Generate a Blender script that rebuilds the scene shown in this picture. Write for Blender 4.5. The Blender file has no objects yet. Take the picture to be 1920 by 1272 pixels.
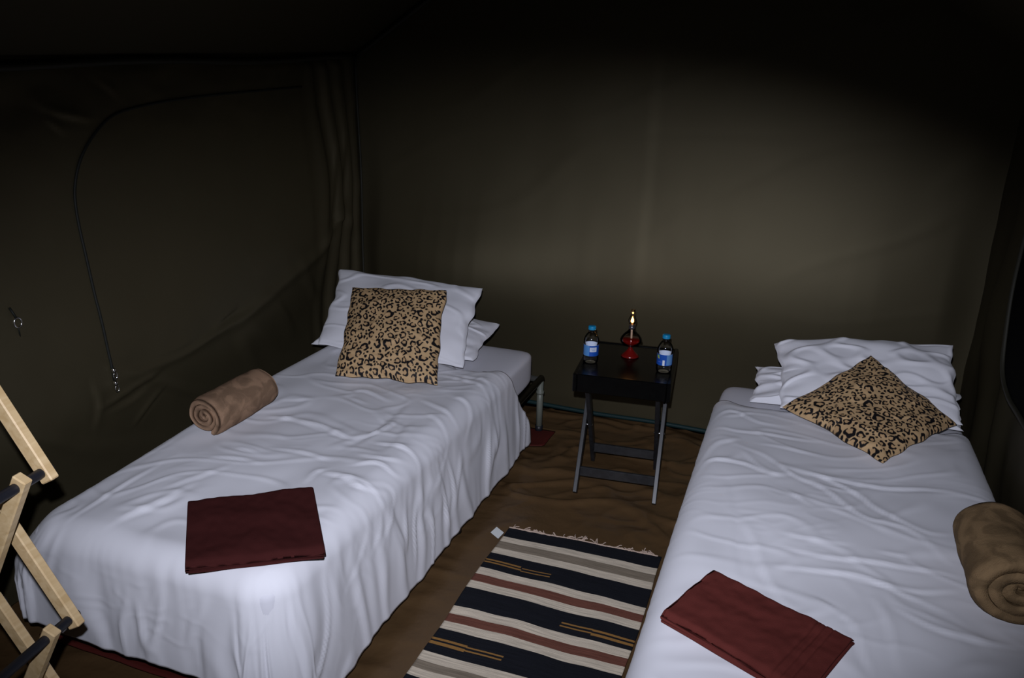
import bpy, math, random
import numpy as np
from mathutils import Matrix, Vector

SC = bpy.context.scene
COL = SC.collection
# ------------------------------------------------------------------ camera
W, HH, F = 1920, 1272, 1464.0
CAM = np.array([0.0, 0.0, 1.6])
def _axes(pitch, yaw, roll):
    p, y, r = np.radians([pitch, yaw, roll])
    fwd = np.array([-np.sin(y)*np.cos(p), np.cos(y)*np.cos(p), -np.sin(p)])
    right = np.array([np.cos(y), np.sin(y), 0.0])
    up = np.cross(right, fwd)
    return np.cos(r)*right+np.sin(r)*up, -np.sin(r)*right+np.cos(r)*up, fwd
CR, CU, CF = _axes(18.3, 20.0, 1.3)
cd = bpy.data.cameras.new('camera'); cam = bpy.data.objects.new('camera', cd); COL.objects.link(cam)
cd.sensor_width = 36.0; cd.lens = F/W*36.0; cd.clip_start = 0.02; cd.clip_end = 50
M4 = Matrix(((CR[0], CU[0], -CF[0], CAM[0]), (CR[1], CU[1], -CF[1], CAM[1]), (CR[2], CU[2], -CF[2], CAM[2]), (0, 0, 0, 1)))
cam.matrix_world = M4
SC.camera = cam
def ray(px, py): return CF + CR*(px-960)/F + CU*(636-py)/F
def onz(px, py, z): d = ray(px, py); return CAM + d*(z-CAM[2])/d[2]
def ony(px, py, y): d = ray(px, py); return CAM + d*(y-CAM[1])/d[1]
def onx(px, py, x): d = ray(px, py); return CAM + d*(x-CAM[0])/d[0]
def atd(px, py, d): return CAM + ray(px, py)*d

# ------------------------------------------------------------------ world, light, exposure
wd = bpy.data.worlds.new('night'); SC.world = wd; wd.use_nodes = True
wd.node_tree.nodes['Background'].inputs[0].default_value = (0.01, 0.012, 0.02, 1)
wd.node_tree.nodes['Background'].inputs[1].default_value = 0.02
SC.view_settings.view_transform = 'Standard'; SC.view_settings.look = 'None'
SC.view_settings.exposure = 0.0; SC.view_settings.gamma = 1.0; SC.view_settings.use_curve_mapping = False
SC.cycles.transparent_max_bounces = 24      # bottles and lamp are several clear walls deep
# the photographer's flash, just above the lens
FL = bpy.data.lights.new('camera_flash', 'SPOT'); flo = bpy.data.objects.new('camera_flash', FL); COL.objects.link(flo)
FL.energy = 232.0; FL.color = (0.835, 0.862, 1.0); FL.shadow_soft_size = 0.012
FL.spot_size = math.radians(57); FL.spot_blend = 1.0
fp = CAM + CU*0.10 - CR*0.025 - CF*0.02
aim = ray(950, 850)
flo.location = fp
_z = -aim/np.linalg.norm(aim); _x = CR-_z*(CR@_z); _x /= np.linalg.norm(_x); _y = np.cross(_z, _x)
flo.rotation_euler = Matrix(np.stack([_x, _y, _z], 1).tolist()).to_euler()
flo.scale = (1.85, 1.0, 1.0)          # a flash head throws a wide, low beam

# ------------------------------------------------------------------ helpers
def obj(name, verts, faces, mat=None, parent=None, smooth=True, mats=None, fmat=None):
    me = bpy.data.meshes.new(name)
    if isinstance(verts, np.ndarray) and isinstance(faces, np.ndarray) and faces.shape[1] == 4:
        me.vertices.add(len(verts)); me.vertices.foreach_set('co', verts.astype(np.float32).ravel())
        n = len(faces)
        me.loops.add(n*4); me.loops.foreach_set('vertex_index', faces.astype(np.int32).ravel())
        me.polygons.add(n); me.polygons.foreach_set('loop_start', np.arange(0, n*4, 4, dtype=np.int32))
        me.update(calc_edges=True)
    else:
        me.from_pydata([tuple(float(c) for c in v) for v in verts], [], [tuple(int(i) for i in f) for f in faces])
        me.update()
    for m in (mats or ([mat] if mat else [])): me.materials.append(m)
    if fmat is not None: me.polygons.foreach_set('material_index', np.asarray(fmat, dtype=np.int32))
    if smooth: me.polygons.foreach_set('use_smooth', np.ones(len(me.polygons), dtype=bool))
    o = bpy.data.objects.new(name, me); COL.objects.link(o)
    if parent is not None: o.parent = parent; o.matrix_parent_inverse = parent.matrix_world.inverted() if False else Matrix.Identity(4)
    return o
def tag(o, label, cat, group=None):
    o['label'] = label; o['category'] = cat
    if group: o['group'] = group
    return o
def struct(o): o['kind'] = 'structure'; return o
def thing(name, label, cat, loc=(0, 0, 0), group=None, rz=0.0):
    o = bpy.data.objects.new(name, None); COL.objects.link(o); o.empty_display_size = 0.1
    o.location = loc; o.rotation_euler = (0, 0, rz)
    return tag(o, label, cat, group)
def gridfaces(nu, nv, wrap=False):
    i, j = np.meshgrid(np.arange(nu-1), np.arange(nv if wrap else nv-1), indexing='ij')
    a = i*nv+j; b = (i+1)*nv+j; c = (i+1)*nv+(j+1) % nv; d = i*nv+(j+1) % nv
    return np.stack([a.ravel(), b.ravel(), c.ravel(), d.ravel()], 1)
def loc_of(pts, o):  # world points into a thing's own frame
    c, s = math.cos(-o.rotation_euler.z), math.sin(-o.rotation_euler.z)
    p = np.asarray(pts, float)-np.array(o.location)
    return np.stack([p[..., 0]*c-p[..., 1]*s, p[..., 0]*s+p[..., 1]*c, p[..., 2]], -1)

class MB:
    """collects simple pieces of ONE part"""
    def __init__(s): s.v = []; s.f = []; s.m = []
    def add(s, v, f, mi=0):
        n = len(s.v); s.v += [tuple(map(float, p)) for p in v]; s.f += [tuple(int(i)+n for i in q) for q in f]; s.m += [mi]*len(f)
    def box(s, c, sx, sy, sz, R=None, bev=0.0, mi=0):
        # bevelled box: chamfered along every edge
        b = min(bev, sx/2.01, sy/2.01, sz/2.01)
        h = np.array([sx, sy, sz])/2
        V = []; idx = {}
        for x in (-1, 1):
            for y in (-1, 1):
                for z in (-1, 1):
                    sg = np.array([x, y, z])
                    for ax in range(3):
                        p = sg*(h-b); p[ax] = sg[ax]*h[ax]; idx[(x, y, z, ax)] = len(V); V.append(p)
        Fc = []
        for ax in range(3):
            o1, o2 = [(1, 2), (2, 0), (0, 1)][ax]
            for sg in (-1, 1):
                q = []
                for (u, w) in ((-1, -1), (1, -1), (1, 1), (-1, 1)):
                    k = [0, 0, 0]; k[ax] = sg; k[o1] = u; k[o2] = w; q.append(idx[(*k, ax)])
                Fc.append(q if sg > 0 else q[::-1])
        if b > 0:
            for ax in range(3):
                o1, o2 = [(1, 2), (2, 0), (0, 1)][ax]
                for u in (-1, 1):
                    for w in (-1, 1):
                        k0 = [0, 0, 0]; k1 = [0, 0, 0]; k0[ax] = -1; k1[ax] = 1
                        for k in (k0, k1): k[o1] = u; k[o2] = w
                        q = [idx[(*k0, o1)], idx[(*k1, o1)], idx[(*k1, o2)], idx[(*k0, o2)]]
                        Fc.append(q if u*w < 0 else q[::-1])
            for x in (-1, 1):
                for y in (-1, 1):
                    for z in (-1, 1):
                        q = [idx[(x, y, z, a)] for a in range(3)]
                        Fc.append(q if x*y*z > 0 else q[::-1])
        V = np.array(V)
        if R is not None: V = V @ np.asarray(R).T
        s.add(V+np.asarray(c), Fc, mi); return s
    def bar(s, p, q, w, t, up=(0, 0, 1), bev=0.002, mi=0):
        # rectangular bar from p to q; w across (side axis), t along 'up'-ish axis
        p = np.asarray(p, float); q = np.asarray(q, float); d = q-p; L = np.linalg.norm(d); d /= L
        sd = np.cross(d, up); sd /= np.linalg.norm(sd); u = np.cross(sd, d)
        return s.box((p+q)/2, w, L, t, R=np.stack([sd, d, u], 1), bev=bev, mi=mi)
    def tube(s, pts, r, n=10, cap=True, mi=0):
        pts = np.asarray(pts, float); k = len(pts); rr = np.full(k, r) if np.isscalar(r) else np.asarray(r)
        T = np.gradient(pts, axis=0); T /= np.linalg.norm(T, axis=1)[:, None]+1e-12
        a = np.array([0, 0, 1.0]) if abs(T[0][2]) < .9 else np.array([1.0, 0, 0])
        V = []
        for i in range(k):
            u = a-T[i]*(a@T[i]); u /= np.linalg.norm(u); w = np.cross(T[i], u); a = u
            for j in range(n):
                t = 2*math.pi*j/n; V.append(pts[i]+rr[i]*(u*math.cos(t)+w*math.sin(t)))
        Fc = [(i*n+j, i*n+(j+1) % n, (i+1)*n+(j+1) % n, (i+1)*n+j) for i in range(k-1) for j in range(n)]
        if cap: Fc += [tuple(range(n))[::-1], tuple((k-1)*n+j for j in range(n))]
        s.add(V, Fc, mi); return s
    def lathe(s, prof, n=40, mi=0, c=(0, 0, 0)):
        k = len(prof); V = [(c[0]+r*math.cos(2*math.pi*j/n), c[1]+r*math.sin(2*math.pi*j/n), c[2]+z) for r, z in prof for j in range(n)]
        Fc = [(i*n+j, i*n+(j+1) % n, (i+1)*n+(j+1) % n, (i+1)*n+j) for i in range(k-1) for j in range(n)]
        s.add(V, Fc, mi); return s
    def build(s, name, mat, parent=None, smooth=False, local=None, mats=None):
        v = np.array(s.v)
        if local is not None: v = loc_of(v, local)
        o = obj(name, v, s.f, mat, parent, smooth, mats=mats, fmat=s.m if mats else None)
        return o
def autosmooth(o, ang=35):
    me = o.data; me.polygons.foreach_set('use_smooth', np.ones(len(me.polygons), dtype=bool))
    me.set_sharp_from_angle(angle=math.radians(ang)); return o
def bez(pts, n=24):
    """Catmull-Rom through points"""
    P = np.asarray(pts, float); P = np.vstack([2*P[0]-P[1], P, 2*P[-1]-P[-2]]); out = []
    for i in range(1, len(P)-2):
        t = np.linspace(0, 1, n, endpoint=(i == len(P)-3))[:, None]
        a, b, c, d = P[i-1], P[i], P[i+1], P[i+2]
        out.append(.5*((2*b)+(-a+c)*t+(2*a-5*b+4*c-d)*t**2+(-a+3*b-3*c+d)*t**3))
    return np.vstack(out)
def copy_tree(o, parent=None):
    c = o.copy(); COL.objects.link(c); c.parent = parent
    for ch in list(o.children): copy_tree(ch, c)
    return c

# vectorised gradient noise
_rs = np.random.RandomState(7)
_perm = np.concatenate([_rs.permutation(256)]*2)
_ang = _rs.rand(256)*2*np.pi
def noise(x, y, seed=0):
    x = np.asarray(x, float)+seed*17.31; y = np.asarray(y, float)+seed*9.77
    xi = np.floor(x).astype(int); yi = np.floor(y).astype(int); fx = x-xi; fy = y-yi
    u = fx**3*(fx*(fx*6-15)+10); v = fy**3*(fy*(fy*6-15)+10)
    def g(ix, iy, dx, dy):
        a = _ang[_perm[(_perm[ix & 255]+iy) & 255]]; return np.cos(a)*dx+np.sin(a)*dy
    n0 = g(xi, yi, fx, fy)*(1-u)+g(xi+1, yi, fx-1, fy)*u
    n1 = g(xi, yi+1, fx, fy-1)*(1-u)+g(xi+1, yi+1, fx-1, fy-1)*u
    return (n0*(1-v)+n1*v)*1.5
def fbm(x, y, seed=0, o=4):
    s = 0; a = 1.0; f = 1.0
    for k in range(o): s = s+a*noise(x*f, y*f, seed+k*3); a *= .5; f *= 2.03
    return s
def sm(x, a, b):
    t = np.clip((x-a)/(b-a), 0, 1); return t*t*(3-2*t)
def strokes_disp(A, B, strokes):
    """cloth creases: each stroke is a ridge along a polyline, steep on one side and long on the other"""
    D = np.zeros_like(A)
    for pts, w, h in strokes:
        P = bez(np.asarray(pts, float), 6); L = np.concatenate([[0], np.cumsum(np.linalg.norm(np.diff(P, axis=0), axis=1))])
        m = 6*w
        sel = (A > P[:, 0].min()-m) & (A < P[:, 0].max()+m) & (B > P[:, 1].min()-m) & (B < P[:, 1].max()+m)
        if not sel.any(): continue
        a = A[sel]; b = B[sel]; best = np.full(a.shape, 1e9); sg = np.zeros_like(a); tt = np.zeros_like(a)
        for i in range(len(P)-1):
            e = P[i+1]-P[i]; l2 = e@e+1e-12
            t = np.clip(((a-P[i, 0])*e[0]+(b-P[i, 1])*e[1])/l2, 0, 1)
            dx = a-P[i, 0]-t*e[0]; dy = b-P[i, 1]-t*e[1]; d = np.hypot(dx, dy)
            up = d < best; best[up] = d[up]; sg[up] = np.sign(e[0]*dy-e[1]*dx)[up]; tt[up] = ((L[i]+t*math.sqrt(l2))/L[-1])[up]
        ww = np.where(sg > 0, w*1.7, w*.75)
        taper = np.sin(np.clip(tt*.92+.04, 0, 1)*math.pi)**.7
        w2 = ww*.55; D[sel] += .62*h*taper*(.55/(1+(best/w2)**2)**1.5+.45*np.exp(-(best/ww)**2))
        D[sel] -= .22*h*taper*np.exp(-((best-ww*1.6)/(ww*.9))**2)*(sg < 0)
    return D

# ------------------------------------------------------------------ materials
def mat(name, col, rough=.6, spec=.5, metal=0., bump=None, var=None, **kw):
    m = bpy.data.materials.new(name); m.use_nodes = True; nt = m.node_tree; b = nt.nodes['Principled BSDF']
    b.inputs['Base Color'].default_value = (*col, 1); b.inputs['Roughness'].default_value = rough
    b.inputs['Specular IOR Level'].default_value = spec; b.inputs['Metallic'].default_value = metal
    for k, v in kw.items(): b.inputs[k.replace('_', ' ')].default_value = v
    tc = nt.nodes.new('ShaderNodeTexCoord')
    if var:   # colour variation: scale, amount
        n = nt.nodes.new('ShaderNodeTexNoise'); n.inputs['Scale'].default_value = var[0]; n.inputs['Detail'].default_value = 5
        nt.links.new(tc.outputs['Object'], n.inputs['Vector'])
        mx = nt.nodes.new('ShaderNodeMix'); mx.data_type = 'RGBA'
        mx.inputs[6].default_value = (*[c*(1-var[1]) for c in col], 1); mx.inputs[7].default_value = (*[min(1, c*(1+var[1])) for c in col], 1)
        nt.links.new(n.outputs['Fac'], mx.inputs[0]); nt.links.new(mx.outputs[2], b.inputs['Base Color'])
    if bump:  # scale, strength, distance
        n = nt.nodes.new('ShaderNodeTexNoise'); n.inputs['Scale'].default_value = bump[0]; n.inputs['Detail'].default_value = 4
        nt.links.new(tc.outputs['Object'], n.inputs['Vector'])
        bp = nt.nodes.new('ShaderNodeBump'); bp.inputs['Strength'].default_value = bump[1]; bp.inputs['Distance'].default_value = bump[2]
        nt.links.new(n.outputs['Fac'], bp.inputs['Height']); nt.links.new(bp.outputs['Normal'], b.inputs['Normal'])
    return m
def wood(name, c1, c2, scale=(60, 4, 60)):
    m = mat(name, c1, .45, .4); nt = m.node_tree; b = nt.nodes['Principled BSDF']
    tc = nt.nodes.new('ShaderNodeTexCoord'); mp = nt.nodes.new('ShaderNodeMapping'); mp.inputs['Scale'].default_value = scale
    n = nt.nodes.new('ShaderNodeTexNoise'); n.inputs['Scale'].default_value = 1.0; n.inputs['Detail'].default_value = 6; n.inputs['Distortion'].default_value = .6
    rp = nt.nodes.new('ShaderNodeValToRGB'); rp.color_ramp.elements[0].color = (*c1, 1); rp.color_ramp.elements[1].color = (*c2, 1)
    rp.color_ramp.elements[0].position = .35; rp.color_ramp.elements[1].position = .7
    nt.links.new(tc.outputs['Object'], mp.inputs['Vector']); nt.links.new(mp.outputs['Vector'], n.inputs['Vector'])
    nt.links.new(n.outputs['Fac'], rp.inputs['Fac']); nt.links.new(rp.outputs['Color'], b.inputs['Base Color'])
    return m
M_canvas = mat('olive canvas', (.033, .0280, .0155), .54, .66, IOR=1.6, bump=(900, .10, .001), var=(3, .07), Specular_Tint=(1.0, .86, .55, 1))
M_canvas_dark = mat('olive canvas roof', (.034, .029, .0165), .6, .4, bump=(900, .12, .001), Specular_Tint=(1.0, .86, .55, 1))
M_seam = mat('dark seam tape', (.025, .024, .016), .6, .3)
M_zip = mat('black zip tape', (.012, .013, .01), .6, .3)
M_tarp = mat('brown groundsheet', (.098, .056, .0245), .38, .55, Specular_Tint=(1.0, .75, .5, 1), bump=(14, .25, .02), var=(5, .18))
M_teal = mat('teal hem tape', (.006, .026, .027), .6, .3)
M_black_net = mat('black window mesh', (.002, .002, .002), .9, .05)
M_cotton = mat('white cotton', (.76, .76, .80), .75, .25, bump=(1400, .05, .0005), Sheen_Weight=.1)
M_sheet = mat('white fitted sheet', (.70, .70, .75), .75, .25, bump=(1400, .05, .0005))
M_towel_a = mat('dark maroon terry', (.050, .0125, .0115), .95, .04, bump=(650, .4, .003), var=(16, .15))
M_towel_b = mat('maroon terry', (.096, .022, .018), .95, .04, bump=(650, .4, .003), var=(16, .15))
M_steel = mat('grey green painted steel', (.16, .17, .14), .4, .5)
M_steel_dark = mat('dark steel', (.05, .05, .045), .4, .5)
M_black_wood = wood('black stained wood', (.0012, .0012, .0015), (.0025, .0025, .0025))
M_black_wood.node_tree.nodes['Principled BSDF'].inputs['Roughness'].default_value = .26
M_black_wood.node_tree.nodes['Principled BSDF'].inputs['Specular IOR Level'].default_value = .17
M_pine = wood('pale pine', (.62, .43, .21), (.78, .58, .32))
M_pine_end = wood('pine end grain', (.50, .30, .10), (.62, .40, .14), (40, 40, 40))
M_black_rod = mat('black rod', (.012, .013, .018), .45, .5)
M_red_mat = mat('dark red mat', (.075, .009, .006), .7, .3, bump=(60, .3, .004))
M_chrome = mat('chrome', (.75, .75, .75), .18, .5, 1.0)
M_cap = mat('blue cap', (.0, .21, .42), .4, .5)
M_tagw = mat('white paper tag', (.72, .74, .72), .7, .3)
M_fringe = mat('ecru cotton fringe', (.50, .38, .30), .9, .1)
M_brass = mat('brass', (.55, .36, .12), .3, .5, 1.0)
def glass(name, col, rough=0.03, ior=1.45):
    # thin clear wall: tinted see-through plus a Fresnel reflection
    m = bpy.data.materials.new(name); m.use_nodes = True; nt = m.node_tree; nt.nodes.clear()
    tr = nt.nodes.new('ShaderNodeBsdfTransparent'); tr.inputs[0].default_value = (*col, 1)
    gl = nt.nodes.new('ShaderNodeBsdfGlossy'); gl.inputs['Roughness'].default_value = rough
    fr = nt.nodes.new('ShaderNodeFresnel'); fr.inputs[0].default_value = ior
    mx = nt.nodes.new('ShaderNodeMixShader'); out = nt.nodes.new('ShaderNodeOutputMaterial')
    nt.links.new(fr.outputs[0], mx.inputs[0]); nt.links.new(tr.outputs[0], mx.inputs[1]); nt.links.new(gl.outputs[0], mx.inputs[2]); nt.links.new(mx.outputs[0], out.inputs[0])
    return m
M_pet = glass('clear plastic', (.98, .985, 1.0), .06, 1.22)
M_water = glass('water', (.95, .965, .98), .05, 1.15)
M_redoil = glass('red lamp oil', (.62, .05, .03), .06, 1.45)
_n = M_redoil.node_tree; _d = _n.nodes.new('ShaderNodeBsdfDiffuse'); _d.inputs[0].default_value = (.30, .008, .004, 1)
_m = _n.nodes.new('ShaderNodeMixShader'); _m.inputs[0].default_value = .35; _o = next(n for n in _n.nodes if n.type == 'OUTPUT_MATERIAL'); _s = _o.inputs[0].links[0].from_socket
_n.links.new(_s, _m.inputs[1]); _n.links.new(_d.outputs[0], _m.inputs[2]); _n.links.new(_m.outputs[0], _o.inputs[0])
M_glass = glass('clear glass', (.98, .97, .96), .05, 1.25)
def fleece(name, c):
    m = mat(name, c, .9, .08); nt = m.node_tree; b = nt.nodes['Principled BSDF']
    tc = nt.nodes.new('ShaderNodeTexCoord'); n = nt.nodes.new('ShaderNodeTexNoise'); n.inputs['Scale'].default_value = 15; n.inputs['Detail'].default_value = 3; n.inputs['Distortion'].default_value = 1.2
    rp = nt.nodes.new('ShaderNodeValToRGB'); rp.color_ramp.elements[0].position = .42; rp.color_ramp.elements[1].position = .58
    rp.color_ramp.elements[0].color = (*[x*.72 for x in c], 1); rp.color_ramp.elements[1].color = (*[x*1.12 for x in c], 1)
    nt.links.new(tc.outputs['Object'], n.inputs['Vector']); nt.links.new(n.outputs['Fac'], rp.inputs['Fac']); nt.links.new(rp.outputs['Color'], b.inputs['Base Color'])
    n2 = nt.nodes.new('ShaderNodeTexNoise'); n2.inputs['Scale'].default_value = 420; nt.links.new(tc.outputs['Object'], n2.inputs['Vector'])
    bp = nt.nodes.new('ShaderNodeBump'); bp.inputs['Strength'].default_value = .5; bp.inputs['Distance'].default_value = .003
    nt.links.new(n2.outputs['Fac'], bp.inputs['Height']); nt.links.new(bp.outputs['Normal'], b.inputs['Normal'])
    return m
M_fleece_a = fleece('brown fleece', (.255, .160, .100))
M_fleece_b = fleece('olive brown fleece', (.20, .130, .066))
def attr_mat(name, attr, rough, bump):
    m = mat(name, (1, 1, 1), rough, .25, bump=bump); nt = m.node_tree
    a = nt.nodes.new('ShaderNodeAttribute'); a.attribute_name = attr
    nt.links.new(a.outputs['Color'], nt.nodes['Principled BSDF'].inputs['Base Color']); return m
M_leopard = attr_mat('leopard print', 'print', .6, (1100, .15, .001))

# ================================================================== SETTING: the tent
XL, XR, YB, YF = -2.163, .745, 3.58, -.95
ZE, SL = 1.713, .64
XM = (XL+XR)/2
def roofz(x, y=3.58): return ZE-.043*(YB-np.asarray(y))*sm(x, XM, XL)+SL*np.minimum(x-XL, XR-x)
def sm(x, a, b):
    t = np.clip((x-a)/(b-a), 0, 1); return t*t*(3-2*t)
# floor: crumpled groundsheet
nx, ny = 300, 420
gx, gy = np.meshgrid(np.linspace(XL-.03, XR+.03, nx), np.linspace(YF, YB+.03, ny), indexing='ij')
wz = .006*fbm(gx*2.2+.6*noise(gx*1.5, gy*1.5, 4), gy*5.5, 2, 4)
rid = 1-np.abs(noise(gx*2.3+.5*gy, gy*4.2+.8*noise(gx*2, gy*2, 8), 5))
wz += .013*sm(rid, .74, 1.0)*(.35+.65*sm(gy, 2.0, 2.8))
rid2 = 1-np.abs(noise(gx*4+.8*gy, gy*6-gx*2, 15)); wz += .006*sm(rid2, .8, 1.0)*sm(gy, 2.3, 2.9)
flat = 1-np.exp(-((gx+.59)/.36)**6-((gy-1.7)/.85)**6)
wz = wz*flat; wz -= wz.max()
floor = struct(obj('floor', np.stack([gx, gy, wz], -1).reshape(-1, 3), gridfaces(nx, ny), M_tarp))
# left wall with its zipped panel
ny, nz = 420, 170
gy, t = np.meshgrid(np.linspace(YF, YB, ny), np.linspace(0, 1, nz), indexing='ij'); gz = t*(ZE-.043*(YB-gy))
fold = np.interp(gy, [-1, 1.2, 1.9, 2.5, 3.1, 3.6], [.50, .53, .60, .64, .80, 1.15])
dz = gz-fold
bulge = np.where(dz > 0, .055*np.exp(-(dz/.62)**2), .055*np.exp(-(dz/.24)**2))
bulge *= sm(gy, .2, 1.6)*(1-.9*sm(gy, 3.15, 3.58))
crease = .012*np.exp(-(dz/.03)**2)*sm(gy, 1.7, 2.2)*(1-sm(gy, 3.2, 3.5))
pleat = sm(gy, 3.02, 3.3)*(1-sm(gy, 3.5, 3.58))*.016*np.sin(gy*52+3*noise(gz*1.4, gy*2, 3))
tuck = .012*(sm(dz, -.02, -.3))*(1-sm(dz, -.3, -.6))*0 + .010*sm(1-np.abs(noise(gy*3+gz*3.2, gz*1.2-gy*.4, 6)), .7, 1)*np.exp(-((dz+.16)/.16)**2)
topw = .008*fbm(gy*2.5, gz*3, 12)*np.exp(-((gz-1.55)/.2)**2)
edge = sm(gz, 0, .06)*(1-sm(t, .965, 1))
wst_ = []
for pts_, w_, h_ in [([(480, 425), (545, 385), (640, 320), (760, 240)], .012, .016), ([(665, 505), (720, 410), (780, 330)], .010, .014), ([(440, 300), (470, 400), (465, 520)], .016, .010),
                     ([(540, 420), (620, 380), (690, 330)], .012, -.010), ([(1010, 50), (1050, 0), (1120, -60)], .012, .012), ([(620, 225), (850, 150), (1040, 20), (1200, -70)], .018, -.016)]:
    q_ = [onx(x/2.544, 600+y/2.544, XL+.05) for x, y in pts_]; wst_.append(([(p[1], p[2]) for p in q_], w_, h_))
for pts_, w_, h_ in [([(85, 200), (130, 215), (180, 225)], .014, .012), ([(95, 215), (110, 235), (130, 250)], .012, .010), ([(195, 150), (215, 165), (228, 180)], .012, .008), ([(615, 420), (640, 400), (648, 330), (650, 240)], .014, .014), ([(605, 500), (622, 380), (628, 260)], .012, .012)]:
    q_ = [onx(x, y, XL+.03) for x, y in pts_]; wst_.append(([(p[1], p[2]) for p in q_], w_, h_))
tuck = tuck+strokes_disp(gy, gz, wst_)
wx = XL+(bulge+crease+pleat+tuck+topw+.006*fbm(gy*1.3, gz*1.3, 21))*edge
wall_left = struct(obj('wall_left', np.stack([wx, gy, gz], -1).reshape(-1, 3), gridfaces(ny, nz), M_canvas))
WLX = wx; WLY = gy[:, 0]; WLZ = np.linspace(0, 1, nz)
def leftwall(y, z):
    i = np.clip(np.searchsorted(WLY, y), 1, len(WLY)-1); j = np.clip(np.searchsorted(WLZ, z/(ZE-.043*(YB-y))), 1, len(WLZ)-1)
    return WLX[i, j]
# back wall (a gable: two panels meeting at a seam)
nx, nz = 220, 130
gx, t = np.meshgrid(np.linspace(XL, XR, nx), np.linspace(0, 1, nz), indexing='ij'); gz = t*roofz(gx)
env = np.sin(np.clip((gx-XL)/(XR-XL), 0, 1)*math.pi)**.35
amp = np.interp(gx, np.linspace(XL, XR, 30), np.convolve(np.interp(np.linspace(XL-.3, XR+.3, 36), [-9, XL, -1.8, -.70, .0, .5, XR, 9], [0, 0, .19, .06, .055, .05, 0, 0]), np.ones(7)/7, 'valid'))
wy = YB-(amp*np.exp(-((gz-.66)/.36)**2)+.0035*fbm(gx*1.4, gz*1.1, 31, 3))*sm(gz, 0, .08)*sm(gx, XL, XL+.15)*(1-sm(gx, XR-.15, XR))
wy -= .0022*sm(gx, XM+.085, XM+.02)*sm(gz, 0, .2)
wy -= .0012*sm(1-np.abs(noise(gx*1.2-gz*1.6, gz*2.2, 33)), .85, 1)*np.exp(-((gz-1.5)/.8)**2)*sm(gx, XL, XL+.2)*(1-sm(gx, XR-.2, XR))
wall_back = struct(obj('wall_back', np.stack([gx, wy, gz], -1).reshape(-1, 3), gridfaces(nx, nz), M_canvas))
# right wall, sagging inwards low down
ny, nz = 240, 110
gy, t = np.meshgrid(np.linspace(YF, YB, ny), np.linspace(0, 1, nz), indexing='ij'); gz = t*ZE
sag = .022*np.exp(-((gz-.42)/.2)**2)*sm(gy, 3.25, 2.7)+.018*np.sin(gy*16+4*noise(gz*1.3, gy, 41))*sm(gy, 2.6, 3.0)*(1-sm(gy, 3.45, 3.58))
sag += .01*fbm(gy*2, gz*1.5, 44)
wx = XR-sag*sm(gz, 0, .06)*(1-sm(gz, ZE-.06, ZE))*(1-.0*gz)
wall_right = struct(obj('wall_right', np.stack([wx, gy, gz], -1).reshape(-1, 3), gridfaces(ny, nz)[:, ::-1], M_canvas_dark))
# wall behind the photographer
nx, nz = 40, 30
gx, t = np.meshgrid(np.linspace(XL, XR, nx), np.linspace(0, 1, nz), indexing='ij'); gz = t*roofz(gx)
struct(obj('wall_front', np.stack([gx, np.full_like(gx, YF), gz], -1).reshape(-1, 3), gridfaces(nx, nz), M_canvas_dark))
# roof: two slopes with a slight sag
nx, ny = 90, 120
gx, gy = np.meshgrid(np.linspace(XL, XR, nx), np.linspace(YF, YB, ny), indexing='ij')
rz = roofz(gx, gy)-(.02*np.sin(np.clip((gx-XL)/(XR-XL), 0, 1)*2*math.pi)**2)*np.sin((gy-YF)/(YB-YF)*math.pi)
struct(obj('ceiling', np.stack([gx, gy, rz], -1).reshape(-1, 3), gridfaces(nx, ny), M_canvas_dark))
# seams and hem tapes
b = MB(); b.tube([(x, YB-.012-.0*x, .012+.003*math.sin(x*9)) for x in np.linspace(XL+.02, XR-.02, 60)], .011, 8)
struct(b.build('trim_1', M_teal, smooth=True))
b = MB(); b.tube([(XL+.012+.004*math.sin(z*7), YB-.012, z) for z in np.linspace(.02, ZE-.03, 40)], .0055, 8)
struct(b.build('trim_2', M_seam, smooth=True))
b = MB(); b.tube([(XL+.012, y, ZE-.043*(YB-y)-.02-.006*math.sin(y*5)) for y in np.linspace(YF+.02, YB-.02, 50)], .013, 8)
struct(b.build('trim_3', M_seam, smooth=True))
b = MB(); b.tube([(x, YB-.014, roofz(x)-.025) for x in np.linspace(XL+.02, XM, 30)], .011, 8)
struct(b.build('trim_4', M_seam, smooth=True))
# the zip of the left panel, its sliders and the toggle rings hang on the left wall
zp = [onx(*p, XL+.04) for p in [(206, 712), (190, 620), (170, 510), (152, 400), (151, 345), (165, 290), (195, 245), (232, 214), (300, 195), (400, 180), (500, 170), (575, 163)]]
zc = bez([(p[1], p[2]) for p in zp], 10)
b = MB(); b.tube([(leftwall(y, z)+.002, y, z) for y, z in zc], .0048, 8)
b.build('zip', M_zip, wall_left, smooth=True)['label'] = 'dark curved zip'
def slider(px, py, ln=.03):
    p = onx(px, py, XL+.05); x = leftwall(p[1], p[2])+.012; b = MB()
    b.box((x, p[1], p[2]), .012, .012, .018, bev=.003)
    th = np.linspace(0, 2*math.pi, 17); b.tube([(x+.004, p[1]+.007*math.sin(a), p[2]-.018+.012*math.cos(a)) for a in th], .002, 6, cap=False)
    b.build('zip_slider', M_chrome, wall_left, smooth=True)
slider(205, 694); slider(208, 718)
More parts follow.
